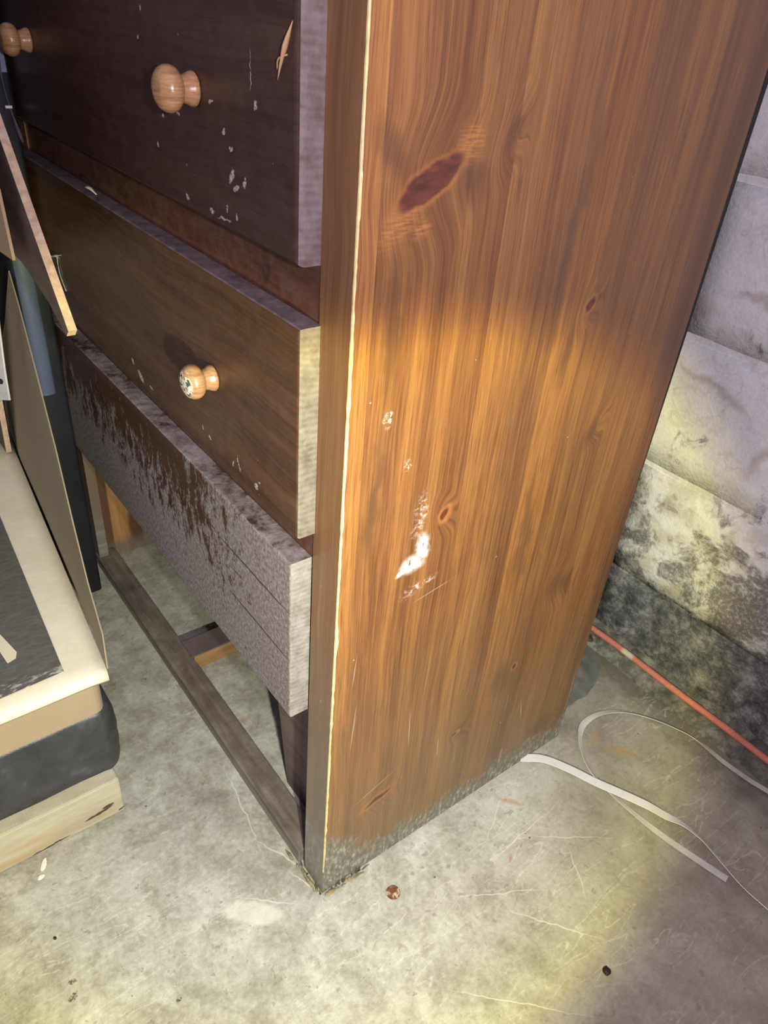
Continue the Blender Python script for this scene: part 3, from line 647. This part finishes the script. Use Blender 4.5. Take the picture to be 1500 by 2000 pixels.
drawer(0.0465, 0.781, 0.306, 0.5165, -0.0215, 0.0015, 0.0025, MAT['drawer_mould'], MAT['drawer_end_grey'], MAT['mould_top'], False, 'lowest drawer, its front covered in grey mould, without knobs', ky=())

# ------------------------------------------------------------------ objects on the floor by the wall
def ribbon(name, pts, tilt, width, thick, mat, sub=8):
    """flat plastic band: pts centre line, tilt in degrees away from lying flat at each point"""
    P = catmull(pts, sub); TT = []
    for i in range(len(tilt) - 1):
        for k in range(sub): TT.append(tilt[i] + (tilt[i + 1] - tilt[i]) * (k / sub))
    TT.append(tilt[-1]); bm = bmesh.new(); prev = None
    for i, p in enumerate(P):
        t = (P[min(i + 1, len(P) - 1)] - P[max(i - 1, 0)]).normalized(); u = t.cross(Vector((0, 0, 1))).normalized(); w = u.cross(t).normalized()
        a = math.radians(TT[i]); e = u * math.cos(a) + w * math.sin(a); nn = t.cross(e).normalized()
        hw = width / 2; 
        lift = abs(math.sin(a)) * hw
        c = p + Vector((0, 0, lift))
        row = [bm.verts.new(c + e * sx * hw + nn * sz * thick / 2) for sx, sz in ((-1, -1), (1, -1), (1, 1), (-1, 1))]
        if prev:
            for k in range(4): bm.faces.new((prev[k], prev[(k + 1) % 4], row[(k + 1) % 4], row[k]))
        else: bm.faces.new(row)
        prev = row
    bm.faces.new(prev[::-1])
    return from_bm(name, bm, mat)
white_pl = simple('white_strapping_plastic', (0.86, 0.86, 0.86), 0.32, 0.06, 40, 0.5)
grey_pl = simple('off_white_strapping_plastic', (0.62, 0.61, 0.55), 0.38, 0.10, 40, 0.5)
z = 0.0012
s1 = [(0.352, 0.018), (0.3669, 0.003), (0.3908, -0.0221), (0.4105, -0.0571), (0.4258, -0.0946), (0.4428, -0.1294), (0.4587, -0.1639), (0.4722, -0.1902), (0.4801, -0.2144), (0.4796, -0.2451), (0.4716, -0.2828), (0.4647, -0.3181), (0.4645, -0.3554), (0.462, -0.42)]
s1 = s1[1:]
o = ribbon('plastic_strap', [(a, b, z + (0.007 if 0 < i < 6 else 0.001)) for i, (a, b) in enumerate(s1)], [8, 10, 10, 10, 10, 10, 14, 32, 46, 49, 50, 50, 50], 0.0160, 0.0007, white_pl)
tag(o, 'bright white plastic strap on the floor, starting at the foot of the chest side', 'strap')
s2 = [(0.4615, -0.297), (0.4535, -0.2623), (0.443, -0.2107), (0.4363, -0.1622), (0.4358, -0.1156), (0.4376, -0.0846), (0.4501, -0.0538), (0.4755, -0.0237), (0.5039, -0.008), (0.5364, -0.0079), (0.5674, -0.0205), (0.5916, -0.0442), (0.6128, -0.08), (0.6282, -0.1188), (0.6343, -0.1436), (0.6329, -0.1816), (0.635, -0.2248), (0.6397, -0.2563), (0.645, -0.32)]
zz = [.001, .001, .0012, .0015, 0.0, 0.0, 0.0, 0.0, 0.0, .001, .001, .001, .001, .001, .001, .002, .003, .004, .004]
o = ribbon('plastic_strap', [(a, b, 0.0008 + h) for (a, b), h in zip(s2, zz)], [5, 5, 0, -20, -30, -40, -48, -40, -10, 15, 22, 38, 48, 50, 28, 8, 8, 8, 8], 0.0100, 0.0007, grey_pl)
tag(o, 'dull off-white plastic strap curling in a loop on the floor near the wall', 'strap')

# red cord along the foot of the wall
rp = [(0.684, 0.40), (0.684, 0.25)] + [(0.680, 0.1317), (0.682, 0.0728), (0.681, 0.0056), (0.680, -0.0697), (0.681, -0.1393), (0.6805, -0.1957), (0.680, -0.2325), (0.681, -0.40), (0.684, -0.7)]
P = catmull([(a, b, 0.0190) for a, b in rp], 12); bm = bmesh.new(); tube(bm, P, 0.0056, 10)
M = Mat('faded_red_cord', 0.7, 0.3); n1 = M.noise(M.scale(M.co, (20, 14, 20)), 1.0, 4, .6); tw = M.noise(M.scale(M.co, (60, 260, 60)), 1.0, 2)
red = M.mix(M.math('MULTIPLY', tw, 0.5), (0.60, 0.17, 0.12), (0.70, 0.33, 0.25))
pale = M.math('MAXIMUM', M.math('MULTIPLY', M.rng(n1, 0.58, 0.66), .5), M.blob(M.comb(M.sep(M.co)[1], 0.0), 0.045, 0.0, 0.016, 1, 0, 0.6))
M.color(M.mix(pale, red, (0.66, 0.56, 0.42))); M.bump(tw, .0006, .6)
tag(from_bm('cord', bm, M.m, None, True), 'faded red cord lying along the foot of the mouldy wall', 'cord')

# crumpled translucent film poking out behind the chest
bm = bmesh.new(); nx, ny = 26, 22; V = []
poly_c = [(0.461, 0.30), (0.461, 0.035), (0.505, 0.031), (0.560, 0.031), (0.606, 0.046), (0.645, 0.072), (0.650, 0.115), (0.650, 0.30)]
for i in range(nx + 1):
    V.append([])
    for j in range(ny + 1):
        u = i / nx; w = j / ny
        x = 0.461 + u * 0.189; ylo = 0.031 + 0.045 * max(0, (u - 0.45) / 0.55) ** 2 + 0.004 * mnoise.noise(Vector((u * 9, 0, 0)))
        y = ylo + w * (0.30 - ylo)
        r = mnoise.noise(Vector((x * 28, y * 28, 1))) ; r2 = mnoise.noise(Vector((x * 70, y * 70, 5)))
        h = 0.001 + (abs(r) * 0.016 + abs(r2) * 0.005) * min(1, w * 4 + 0.1) * min(1, (1 - u) * 5 + .2)
        V[-1].append(bm.verts.new((x, y, h)))
for i in range(nx):
    for j in range(ny): bm.faces.new((V[i][j], V[i + 1][j], V[i + 1][j + 1], V[i][j + 1]))
M = Mat('grey_translucent_film', 0.25, 0.6); M.color(M.ramp(M.noise(M.co, 40, 4), [(0.3, (0.14, 0.15, 0.15)), (0.7, (0.26, 0.27, 0.26))])); M.b.inputs['Alpha'].default_value = 0.72
film = from_bm('plastic_film', bm, M.m, None, True)
tag(film, 'crumpled grey translucent plastic film on the floor behind the chest', 'plastic film')
# dark offcut at the foot of the wall, half hidden behind the chest
bm = bmesh.new(); tube(bm, catmull([(0.630, 0.190, 0.026), (0.638, 0.150, 0.026), (0.6435, 0.125, 0.0265), (0.6455, 0.106, 0.026), (0.646, 0.099, 0.024)], 5), [0.0085] * 14 + [0.008, 0.007, 0.006, 0.0055, 0.005, 0.004, 0.003], 10, 0.5)
tag(from_bm('wood_offcut', bm, simple('dark_brown_offcut', (0.07, 0.048, 0.042), 0.6), None, True), 'dark brown rounded offcut behind the chest, at the foot of the wall', 'offcut')

# small litter on the floor
def pebble(name, loc, size, mat, label, cat, group=None, seed=0, rot=0.0, flat=0.6):
    bm = bmesh.new(); bmesh.ops.create_icosphere(bm, subdivisions=2, radius=1.0)
    for v in bm.verts:
        k = 1 + 0.25 * mnoise.noise(v.co * 1.3 + Vector((seed, 0, 0))); v.co = Vector((v.co.x * size[0] * k, v.co.y * size[1] * k, max(-0.8, v.co.z) * size[2] * k))
    zmin = min(v.co.z for v in bm.verts)
    for v in bm.verts: v.co.z -= zmin
    o = from_bm(name, bm, mat, None, False); o.location = loc; o.rotation_euler = (0, 0, rot)
    return tag(o, label, cat, group)
chipm = simple('white_chip', (0.85, 0.82, 0.72), 0.6, 0.05); blk = simple('black_grit', (0.016, 0.014, 0.012), 0.6, 0.3, 300)
pebble('paint_chip', (-0.2738, 0.2341, 0.0002), (0.0095, 0.0032, 0.0012), chipm, 'long white chip on the floor in front of the beige timber', 'chip', None, 1, 1.05)
pebble('paint_chip', (-0.2815, 0.2195, 0.0002), (0.0045, 0.0032, 0.0012), chipm, 'smaller rounder white chip on the floor beside the long one', 'chip', None, 2, 0.4)
pebble('grit_lump', (0.2303, -0.2765, 0.0002), (0.0052, 0.0056, 0.003), blk, 'black lump of grit on the floor at the lower right of the photo', 'grit', None, 5, 0.3)
pebble('grit_lump', (-0.2907, 0.1348, 0.0002), (0.0018, 0.0020, 0.0015), blk, 'tiny black speck of grit on the floor below the white chips', 'grit', None, 6, 0.3)
# rusty disc
bm = bmesh.new(); seg = 36; R_ = 0.0092
top = [bm.verts.new((R_ * (1 + .03 * mnoise.noise(Vector((math.cos(a) * 2, math.sin(a) * 2, 1)))) * math.cos(a), R_ * (1 + .03 * mnoise.noise(Vector((math.cos(a) * 2, math.sin(a) * 2, 1)))) * math.sin(a), 0.0009)) for a in [2 * math.pi * k / seg for k in range(seg)]]
bot = [bm.verts.new((v.co.x * 1.02, v.co.y * 1.02, 0.0)) for v in top]
bm.faces.new(top); bm.faces.new(bot[::-1])
for k in range(seg): bm.faces.new((top[k], bot[k], bot[(k + 1) % seg], top[(k + 1) % seg]))
M = Mat('rust', 0.85, 0.2); n1 = M.noise(M.warp(M.co, 60, .01), 95, 3, .6)
M.color(M.ramp(n1, [(0.40, (0.13, 0.048, 0.026)), (0.54, (0.25, 0.11, 0.055)), (0.60, (0.50, 0.44, 0.34))])); M.bump(n1, .0005, .8)
o = from_bm('rusty_disc', bm, M.m); o.location = (0.0764, -0.0512, 0.0002)
tag(o, 'small round rust-brown disc on the floor in front of the chest corner', 'disc')

# scrap, fibre and cobweb on the chest front (things caught there)
bm = bmesh.new(); tube(bm, catmull([(-0.009, 0.531, 0.7445), (-0.010, 0.516, 0.7475), (-0.010, 0.505, 0.7475), (-0.009, 0.492, 0.7445)], 4), [0.0008, .0014, .002, .0024, .0028, .003, .0028, .0026, .0022, .0018, .0014, .001, .0006], 8, 0.5)
tag(from_bm('paper_scrap', bm, chipm, None, True), 'small white scrap lying on the top edge of the middle drawer', 'scrap')
bm = bmesh.new()
tube(bm, catmull([(-0.0215, 0.048, 0.936), (-0.0235, 0.052, 0.925), (-0.0235, 0.058, 0.914), (-0.0225, 0.0645, 0.903)], 5), [0.0004, .0008, .0012, .0017, .002, .002, .0022, .002, .0018, .0014, .0012, .001, .0008, .0006, .0004, .0003], 7, 0.6)
tube(bm, catmull([(-0.0225, 0.0525, 0.918), (-0.0245, 0.0600, 0.915), (-0.0225, 0.0650, 0.909)], 4), 0.0006, 5)
tag(from_bm('dry_fibre', bm, simple('tan_fibre', (0.42, 0.26, 0.13), 0.8), None, True), 'dry tan fibre stuck on the dark upper drawer near its right end', 'fibre')

# ------------------------------------------------------------------ stack at the left: timber, black bag, cardboard box
def timber():
    M = Mat('dusty_beige_timber', 0.8, 0.25); s = M.sep(M.co); v = M.comb(s[0], s[2])
    n1 = M.noise(M.scale(M.co, (6, 20, 30)), 1.0, 5, .65); br = M.n('TexBrick'); M.L(M.scale(M.co, (1, 1, 1), rot=(math.radians(90), 0, 0)), br.inputs['Vector'])
    br.inputs['Scale'].default_value = 130; br.inputs['Color1'].default_value = (0.55, .55, .55, 1); br.inputs['Color2'].default_value = (0.45, .45, .45, 1); br.inputs['Mortar'].default_value = (.3, .3, .3, 1); br.inputs['Mortar Size'].default_value = .03
    col = M.ramp(n1, [(0.32, (0.42, 0.34, 0.23)), (0.5, (0.52, 0.46, 0.33)), (0.68, (0.60, 0.56, 0.46))])
    col = M.mix(0.25, col, br.outputs['Color'], 'OVERLAY')
    orr = M.blobs(M.warp(v, 20, .03), [(-0.27, 0.03, 0.05, 0.012, 0, .9), (-0.30, 0.012, 0.08, 0.01, 0, .9)])
    col = M.mix(M.math('MULTIPLY', orr, .5), col, (0.50, 0.30, 0.13))
    dk = M.blobs(M.warp(v, 50, .008), [(-0.192, 0.020, 0.022, 0.0028, 8, 0.3), (-0.180, 0.026, 0.010, 0.003, 0, .4), (-0.163, 0.008, 0.006, 0.002, 10, .4), (-0.259, 0.0042, 0.032, 0.0020, 4, .5)])
    col = M.mix(M.math('MULTIPLY', dk, .9), col, (0.055, 0.028, 0.022))
    M.color(col); M.bump(M.math('SUBTRACT', n1, M.math('MULTIPLY', dk, 2)), .001, .8); return M.m
bm = bmesh.new(); add_box(bm, (-0.66, 0.253, 0.0005), (-0.159, 1.02, 0.070), 0.003, 2)
tag(from_bm('timber_block', bm, timber()), 'beige dusty timber block with a rusty slot, under the black plastic slab', 'timber')

# black plastic-wrapped layer, slightly bulging
bm = bmesh.new(); nu = 60; nz = 12; rings = []
def outline(t):
    # rounded rectangle, t in 0..1
    x0, x1, y0, y1, r = -0.66, -0.150, 0.268, 1.0, 0.022
    segs = [((x0, y0), (x1 - r, y0)), ((x1 - r, y0), None), ((x1, y0 + r), (x1, y1)), ((x1, y1), (x0, y1)), ((x0, y1), (x0, y0))]
    return segs
pts = []
for k in range(31): pts.append((-0.66 + (0.49) * k / 30, 0.268, 0, -1))
for k in range(1, 9):
    a = -math.pi / 2 + (math.pi / 2) * k / 8; pts.append((-0.170 + 0.022 * math.cos(a), 0.290 + 0.022 * math.sin(a), math.cos(a), math.sin(a)))
for k in range(1, 31): pts.append((-0.148, 0.290 + 0.70 * k / 30, 1, 0))
pts += [(-0.40, 0.99, 0, 1), (-0.66, 0.99, -1, 0), (-0.66, 0.6, -1, 0)]
for j in range(nz + 1):
    t = j / nz; zc = 0.0705 + (0.190 - 0.0705) * t
    bul = math.sin(t * math.pi) ** 0.7 * 0.0075
    ring = []
    for (x, y, nx_, ny_) in pts:
        nn = mnoise.noise(Vector((x * 22, y * 22, zc * 40))) * 0.0025 + mnoise.noise(Vector((x * 6 + zc * 30, y * 9, zc * 60))) * 0.002
        o_ = bul * (1.0 if nx_ > 0.1 else 0.35) + nn - (0.008 if j == 0 else 0)
        ring.append(bm.verts.new((x + nx_ * o_, y + ny_ * o_, zc)))
    rings.append(ring)
for a, b in zip(rings, rings[1:]):
    for k in range(len(a)): bm.faces.new((a[k], a[(k + 1) % len(a)], b[(k + 1) % len(a)], b[k]))
bm.faces.new(rings[0][::-1]); bm.faces.new(rings[-1])
M = Mat('black_polythene', 0.42, 0.45); n1 = M.noise(M.warp(M.co, 9, .08), 22, 5, .65)
M.color(M.ramp(n1, [(0.35, (0.035, 0.036, 0.042)), (0.6, (0.055, 0.056, 0.062)), (0.75, (0.10, 0.10, 0.10))])); M.bump(n1, .003, .8)
tag(from_bm('plastic_wrapped_slab', bm, M.m, None, True), 'slab wrapped in black plastic between the timber block and the cardboard box', 'package')

cardboard = simple('brown_cardboard', (0.40, 0.305, 0.195), 0.75, 0.08, 8)
def lid_mat():
    M = Mat('cream_card_lid', 0.62, 0.3); n1 = M.noise(M.co, 18, 5, .6); n2 = M.noise(M.co, 200, 4, .7)
    M.color(M.ramp(M.math('ADD', M.math('MULTIPLY', n1, .6), M.math('MULTIPLY', n2, .4)), [(0.35, (0.80, 0.72, 0.52)), (0.65, (0.90, 0.84, 0.66))])); M.bump(n1, .0015, .6); return M.m
box_o = empty('cardboard_box', (-0.35, 0.60, 0.191))
tag(box_o, 'brown cardboard box with a cream lid and raised side flap, topmost of its stack', 'box')
def rel(o): o.location = -Vector(box_o.location); return o
bm = bmesh.new(); pts = []
x1, y0, r = -0.155, 0.266, 0.014
pts = [(-0.62, y0 - 0.004)] + [(-0.62 + (x1 - r + 0.62) * k / 10, y0 - 0.004 * (1 - k / 10)) for k in range(1, 11)]
for k in range(1, 7):
    a = -math.pi / 2 + math.pi / 2 * k / 6; pts.append((x1 - r + r * math.cos(a), y0 + r + r * math.sin(a)))
for k in range(1, 13): pts.append((x1 + 0.060 * k / 12 * 0.95, y0 + r + 0.70 * k / 12))
pts.append((-0.62, y0 + r + 0.70))
lo = [bm.verts.new((x, y, 0.1915)) for x, y in pts]; hi = [bm.verts.new((x, y, 0.2545)) for x, y in pts]; n = len(pts)
for k in range(n): bm.faces.new((lo[k], lo[(k + 1) % n], hi[(k + 1) % n], hi[k]))
bm.faces.new(lo[::-1]); bm.faces.new(hi)
rel(from_bm('box_body', bm, cardboard, box_o, False))
# lid with a soft folded lip along the front
bm = bmesh.new(); rows = []
prof_l = [(0.002, 0.2455), (0.0000, 0.250), (0.0005, 0.2555), (0.004, 0.2600), (0.010, 0.2622), (0.025, 0.2625), (0.08, 0.2625), (0.2, 0.2630), (0.35, 0.2632), (0.55, 0.2628), (0.74, 0.2625)]
def edge_x(y): return -0.147 + 0.060 * min(1, (y - 0.258) / 0.70) * 1.05
nx = 24
for dy, z_ in prof_l:
    y = 0.258 + dy; xr = edge_x(y); row = []
    for i in range(nx + 1):
        t = i / nx; x = -0.63 + (xr + 0.63) * t
        row.append(bm.verts.new((x, y - 0.006 * (1 - t) + 0.0008 * mnoise.noise(Vector((x * 30, y * 10, 0))), z_ - (0.0025 * max(0, (t - .97) / .03)))))
    rows.append(row)
for a, b in zip(rows, rows[1:]):
    for i in range(nx): bm.faces.new((a[i], a[i + 1], b[i + 1], b[i]))
me_l = from_bm('lid', bm, lid_mat(), box_o, True); rel(me_l)
so = me_l.modifiers.new('t', 'SOLIDIFY'); so.thickness = 0.0022; so.offset = -1
lid = me_l
# printed dark panel and the letter stroke on the lid
def decal(name, pts, z_, mat, parent):
    bm = bmesh.new(); a = [bm.verts.new((x, y, z_)) for x, y in pts]; b = [bm.verts.new((x, y, z_ - 0.0004)) for x, y in pts]; bm.faces.new(a); bm.faces.new(b[::-1])
    for k in range(len(a)): bm.faces.new((a[k], b[k], b[(k + 1) % len(a)], a[(k + 1) % len(a)]))
    return from_bm(name, bm, mat, parent)
M = Mat('worn_black_print', 0.5, 0.4); n1 = M.noise(M.scale(M.warp(M.co, 20, .02), (1, 3, 1)), 60, 5, .7); s = M.sep(M.co)
c_ = M.ramp(n1, [(0.35, (0.105, 0.10, 0.088)), (0.65, (0.16, 0.152, 0.135))])
wr = M.math('MULTIPLY', M.rng(n1, .50, .60), M.rng(s[1], 0.308, 0.283)); M.color(M.mix(M.math('MULTIPLY', wr, .8), c_, (0.62, .58, .48)))
# print lies on the same plane as the lid, a hair above it
decal('printed_panel', [(-0.190, 0.2835), (-0.167, 0.660), (-0.50, 0.68), (-0.50, 0.268)], 0.2642, M.m, lid)
crm = simple('cream_letter', (0.80, 0.73, 0.53), .6, .05)
decal('printed_letter', [(-0.2300, 0.3345), (-0.2265, 0.3440), (-0.236, 0.392), (-0.2385, 0.470), (-0.2475, 0.470), (-0.246, 0.388), (-0.2405, 0.3310)], 0.2646, crm, lid)
# raised side flap, standing on the right edge
flp = [(-0.147, 0.262, 0.262), (-0.140, 0.285, 0.296), (-0.132, 0.344, 0.333), (-0.122, 0.405, 0.383), (-0.109, 0.478, 0.446), (-0.097, 0.551, 0.496), (-0.080, 0.659, 0.571), (-0.0735, 0.708, 0.605),
       (-0.0750, 0.80, 0.50), (-0.0760, 0.90, 0.41), (-0.083, 0.93, 0.262), (-0.098, 0.80, 0.262), (-0.113, 0.62, 0.262), (-0.127, 0.452, 0.262), (-0.139, 0.33, 0.262)]
olive = simple('olive_brown_card', (0.33, 0.27, 0.165), 0.8, 0.06, 6)
fo = prism('side_flap', [(x + 0.0005, y, z_) for x, y, z_ in flp], (0.0016, 0, 0), olive, box_o); rel(fo)
fo['label'] = 'side flap standing up along the right edge of the lid'
tf = prism('torn_flap', [(-0.125, 0.4107, 0.7058), (-0.125, 0.4158, 0.7719), (-0.125, 0.50, 0.95), (-0.125, 0.98, 0.95), (-0.125, 0.98, 0.262), (-0.125, 0.93, 0.262), (-0.125, 0.88, 0.60), (-0.125, 0.60, 0.69)], (-0.003, 0, 0), simple('tan_cardboard', (0.46, 0.32, 0.19), .8, .08, 8), box_o); rel(tf)
tf['label'] = 'tan flap standing above the lid at the left edge'

# metal strip leaning on the flap
P = catmull([(-0.1180, 0.6641, 0.760), (-0.1150, 0.6641, 0.690), (-0.1078, 0.6641, 0.6388), (-0.1106, 0.6617, 0.5931), (-0.1156, 0.6592, 0.5452), (-0.1218, 0.6521, 0.4895), (-0.1250, 0.6466, 0.448)], 6)
bm = bmesh.new(); prev = None; wv = Vector((0.796, -0.600, 0.0)).normalized(); nv = Vector((-0.6, -0.796, 0)).normalized()
for p in P:
    row = [bm.verts.new(p + wv * a * 0.0085 + nv * b) for a, b in ((-1, 0), (-0.8, .0012), (.8, .0012), (1, 0), (1, -.0012), (-1, -.0012))]
    if prev:
        for k in range(6): bm.faces.new((prev[k], prev[(k + 1) % 6], row[(k + 1) % 6], row[k]))
    else: bm.faces.new(row)
    prev = row
bm.faces.new(prev[::-1])
ms = from_bm('metal_strip', bm, simple('dull_zinc', (0.50, 0.48, 0.50), 0.45, 0.12, 40, metal=0.35))
tag(ms, 'pale metal strip with a small hole, hanging beside the raised flap of the box', 'metal strip')
bm = bmesh.new()
bmesh.ops.create_cone(bm, cap_ends=True, segments=16, radius1=0.0032, radius2=0.0032, depth=0.0012)
for v in bm.verts: v.co = P[-5] + wv * v.co.x + Vector((0, 0, 1.25)) * v.co.y + nv * (v.co.z + 0.0013)
from_bm('screw_hole', bm, blk, ms)

# thin board, tip pointing down towards the chest
bd = [(0.430 - 0.02, 0.612), (0.57, 0.79), (0.70, 0.965), (0.95, 1.20), (1.02, 1.0), (1.0, 0.263), (0.90, 0.263), (0.80, 0.60), (0.57, 0.655)]
bp = [(-0.11, 0.3195, 0.6600), (-0.11, 0.452, 0.819), (-0.11, 0.58, 0.975), (-0.11, 0.78, 1.20), (-0.11, 0.92, 1.00), (-0.11, 0.91, 0.265), (-0.11, 0.83, 0.265), (-0.11, 0.75, 0.62), (-0.11, 0.56, 0.692), (-0.11, 0.452, 0.690), (-0.11, 0.375, 0.672), (-0.11, 0.328, 0.652)]
M = Mat('purple_brown_hardboard', 0.75, 0.25); n1 = M.noise(M.scale(M.co, (5, 10, 30)), 1.0, 5, .6)
M.color(M.ramp(n1, [(0.3, (0.095, 0.068, 0.06)), (0.7, (0.20, 0.145, 0.125))]))
bo = prism('thin_board', bp, (0.0085, 0, 0), M.m)
bo.data.materials.append(simple('raw_board_edge', (0.60, 0.43, 0.30), .85, .25, 120))
for p in bo.data.polygons:
    if abs(p.normal.x) < 0.5: p.material_index = 1
tag(bo, 'thin purple-brown board with raw pale edge, tip pointing down before the drawers', 'board')

# black case leaning on the drawers behind the box
case = empty('storage_case', (-0.04, 0.95, 0.0))
tag(case, 'black upright case with a slate blue panel, between the cardboard box and the chest', 'case')
def relc(o): o.location = -Vector(case.location); return o
bm = bmesh.new(); add_box(bm, (-0.0660, 0.715, 0.001), (-0.0222, 1.20, 0.95), 0.006, 3)
relc(from_bm('case_body', bm, simple('matt_black_shell', (0.014, 0.015, 0.020), 0.55, .3, 20), case, True))
bm = bmesh.new(); n = 14; prev = None
for k in range(n + 1):
    a = math.pi * k / n; x = -0.0520 - 0.0125 * math.cos(a); y = 0.7148 - 0.007 * math.sin(a)
    row = [bm.verts.new((x, y, z_)) for z_ in (0.412, 0.66)]
    if prev: bm.faces.new((prev[0], row[0], row[1], prev[1]))
    else: first = row
    prev = row
bm.faces.new((prev[0], first[0], first[1], prev[1]))
slate = simple('slate_blue_plastic', (0.10, 0.125, 0.19), 0.4, .1, 10)
relc(from_bm('slate_panel', bm, slate, case, False))
relc(box('corner_patch', (-0.040, 0.7120, 0.842), (-0.0265, 0.7149, 0.888), simple('slate_corner', (0.20, 0.22, 0.29), .5), case, 0.001))
bm = bmesh.new(); tube(bm, catmull([(-0.0330, 0.712, 0.862), (-0.0345, 0.7115, 0.838), (-0.0330, 0.711, 0.815), (-0.0290, 0.7105, 0.790), (-0.0235, 0.711, 0.764)], 5), [0.0012] * 12 + [0.0015, .0018, .002, .0025, .003, .0035, .0035, .003, .002], 8, 0.7)
relc(from_bm('strap', bm, simple('grey_webbing', (0.10, 0.10, 0.115), .8), case, True))
relc(box('white_tag', (-0.0375, 0.7070, 0.8035), (-0.0295, 0.7095, 0.8065), chipm, case))
# plaster bit with a hanging cobweb thread where the middle drawer's left knob is missing
bm = bmesh.new(); tube(bm, catmull([(-0.0200, 0.690, 0.6235), (-0.0215, 0.675, 0.628), (-0.0215, 0.655, 0.634), (-0.0200, 0.632, 0.641)], 4), [0.0006, .0012, .002, .0024, .0026, .0022, .002, .0024, .003, .0028, .0016, .001, .0004], 7, 0.6)
tube(bm, catmull([(-0.0195, 0.657, 0.634), (-0.0195, 0.658, 0.615), (-0.0198, 0.651, 0.603), (-0.0193, 0.640, 0.590)], 5), 0.0006, 5)
tag(from_bm('dusty_cobweb', bm, simple('pale_cobweb_dust', (0.42, 0.45, 0.38), .9), None, True), 'pale dusty cobweb tuft with a hanging thread on the middle drawer, beside the thin board', 'cobweb')
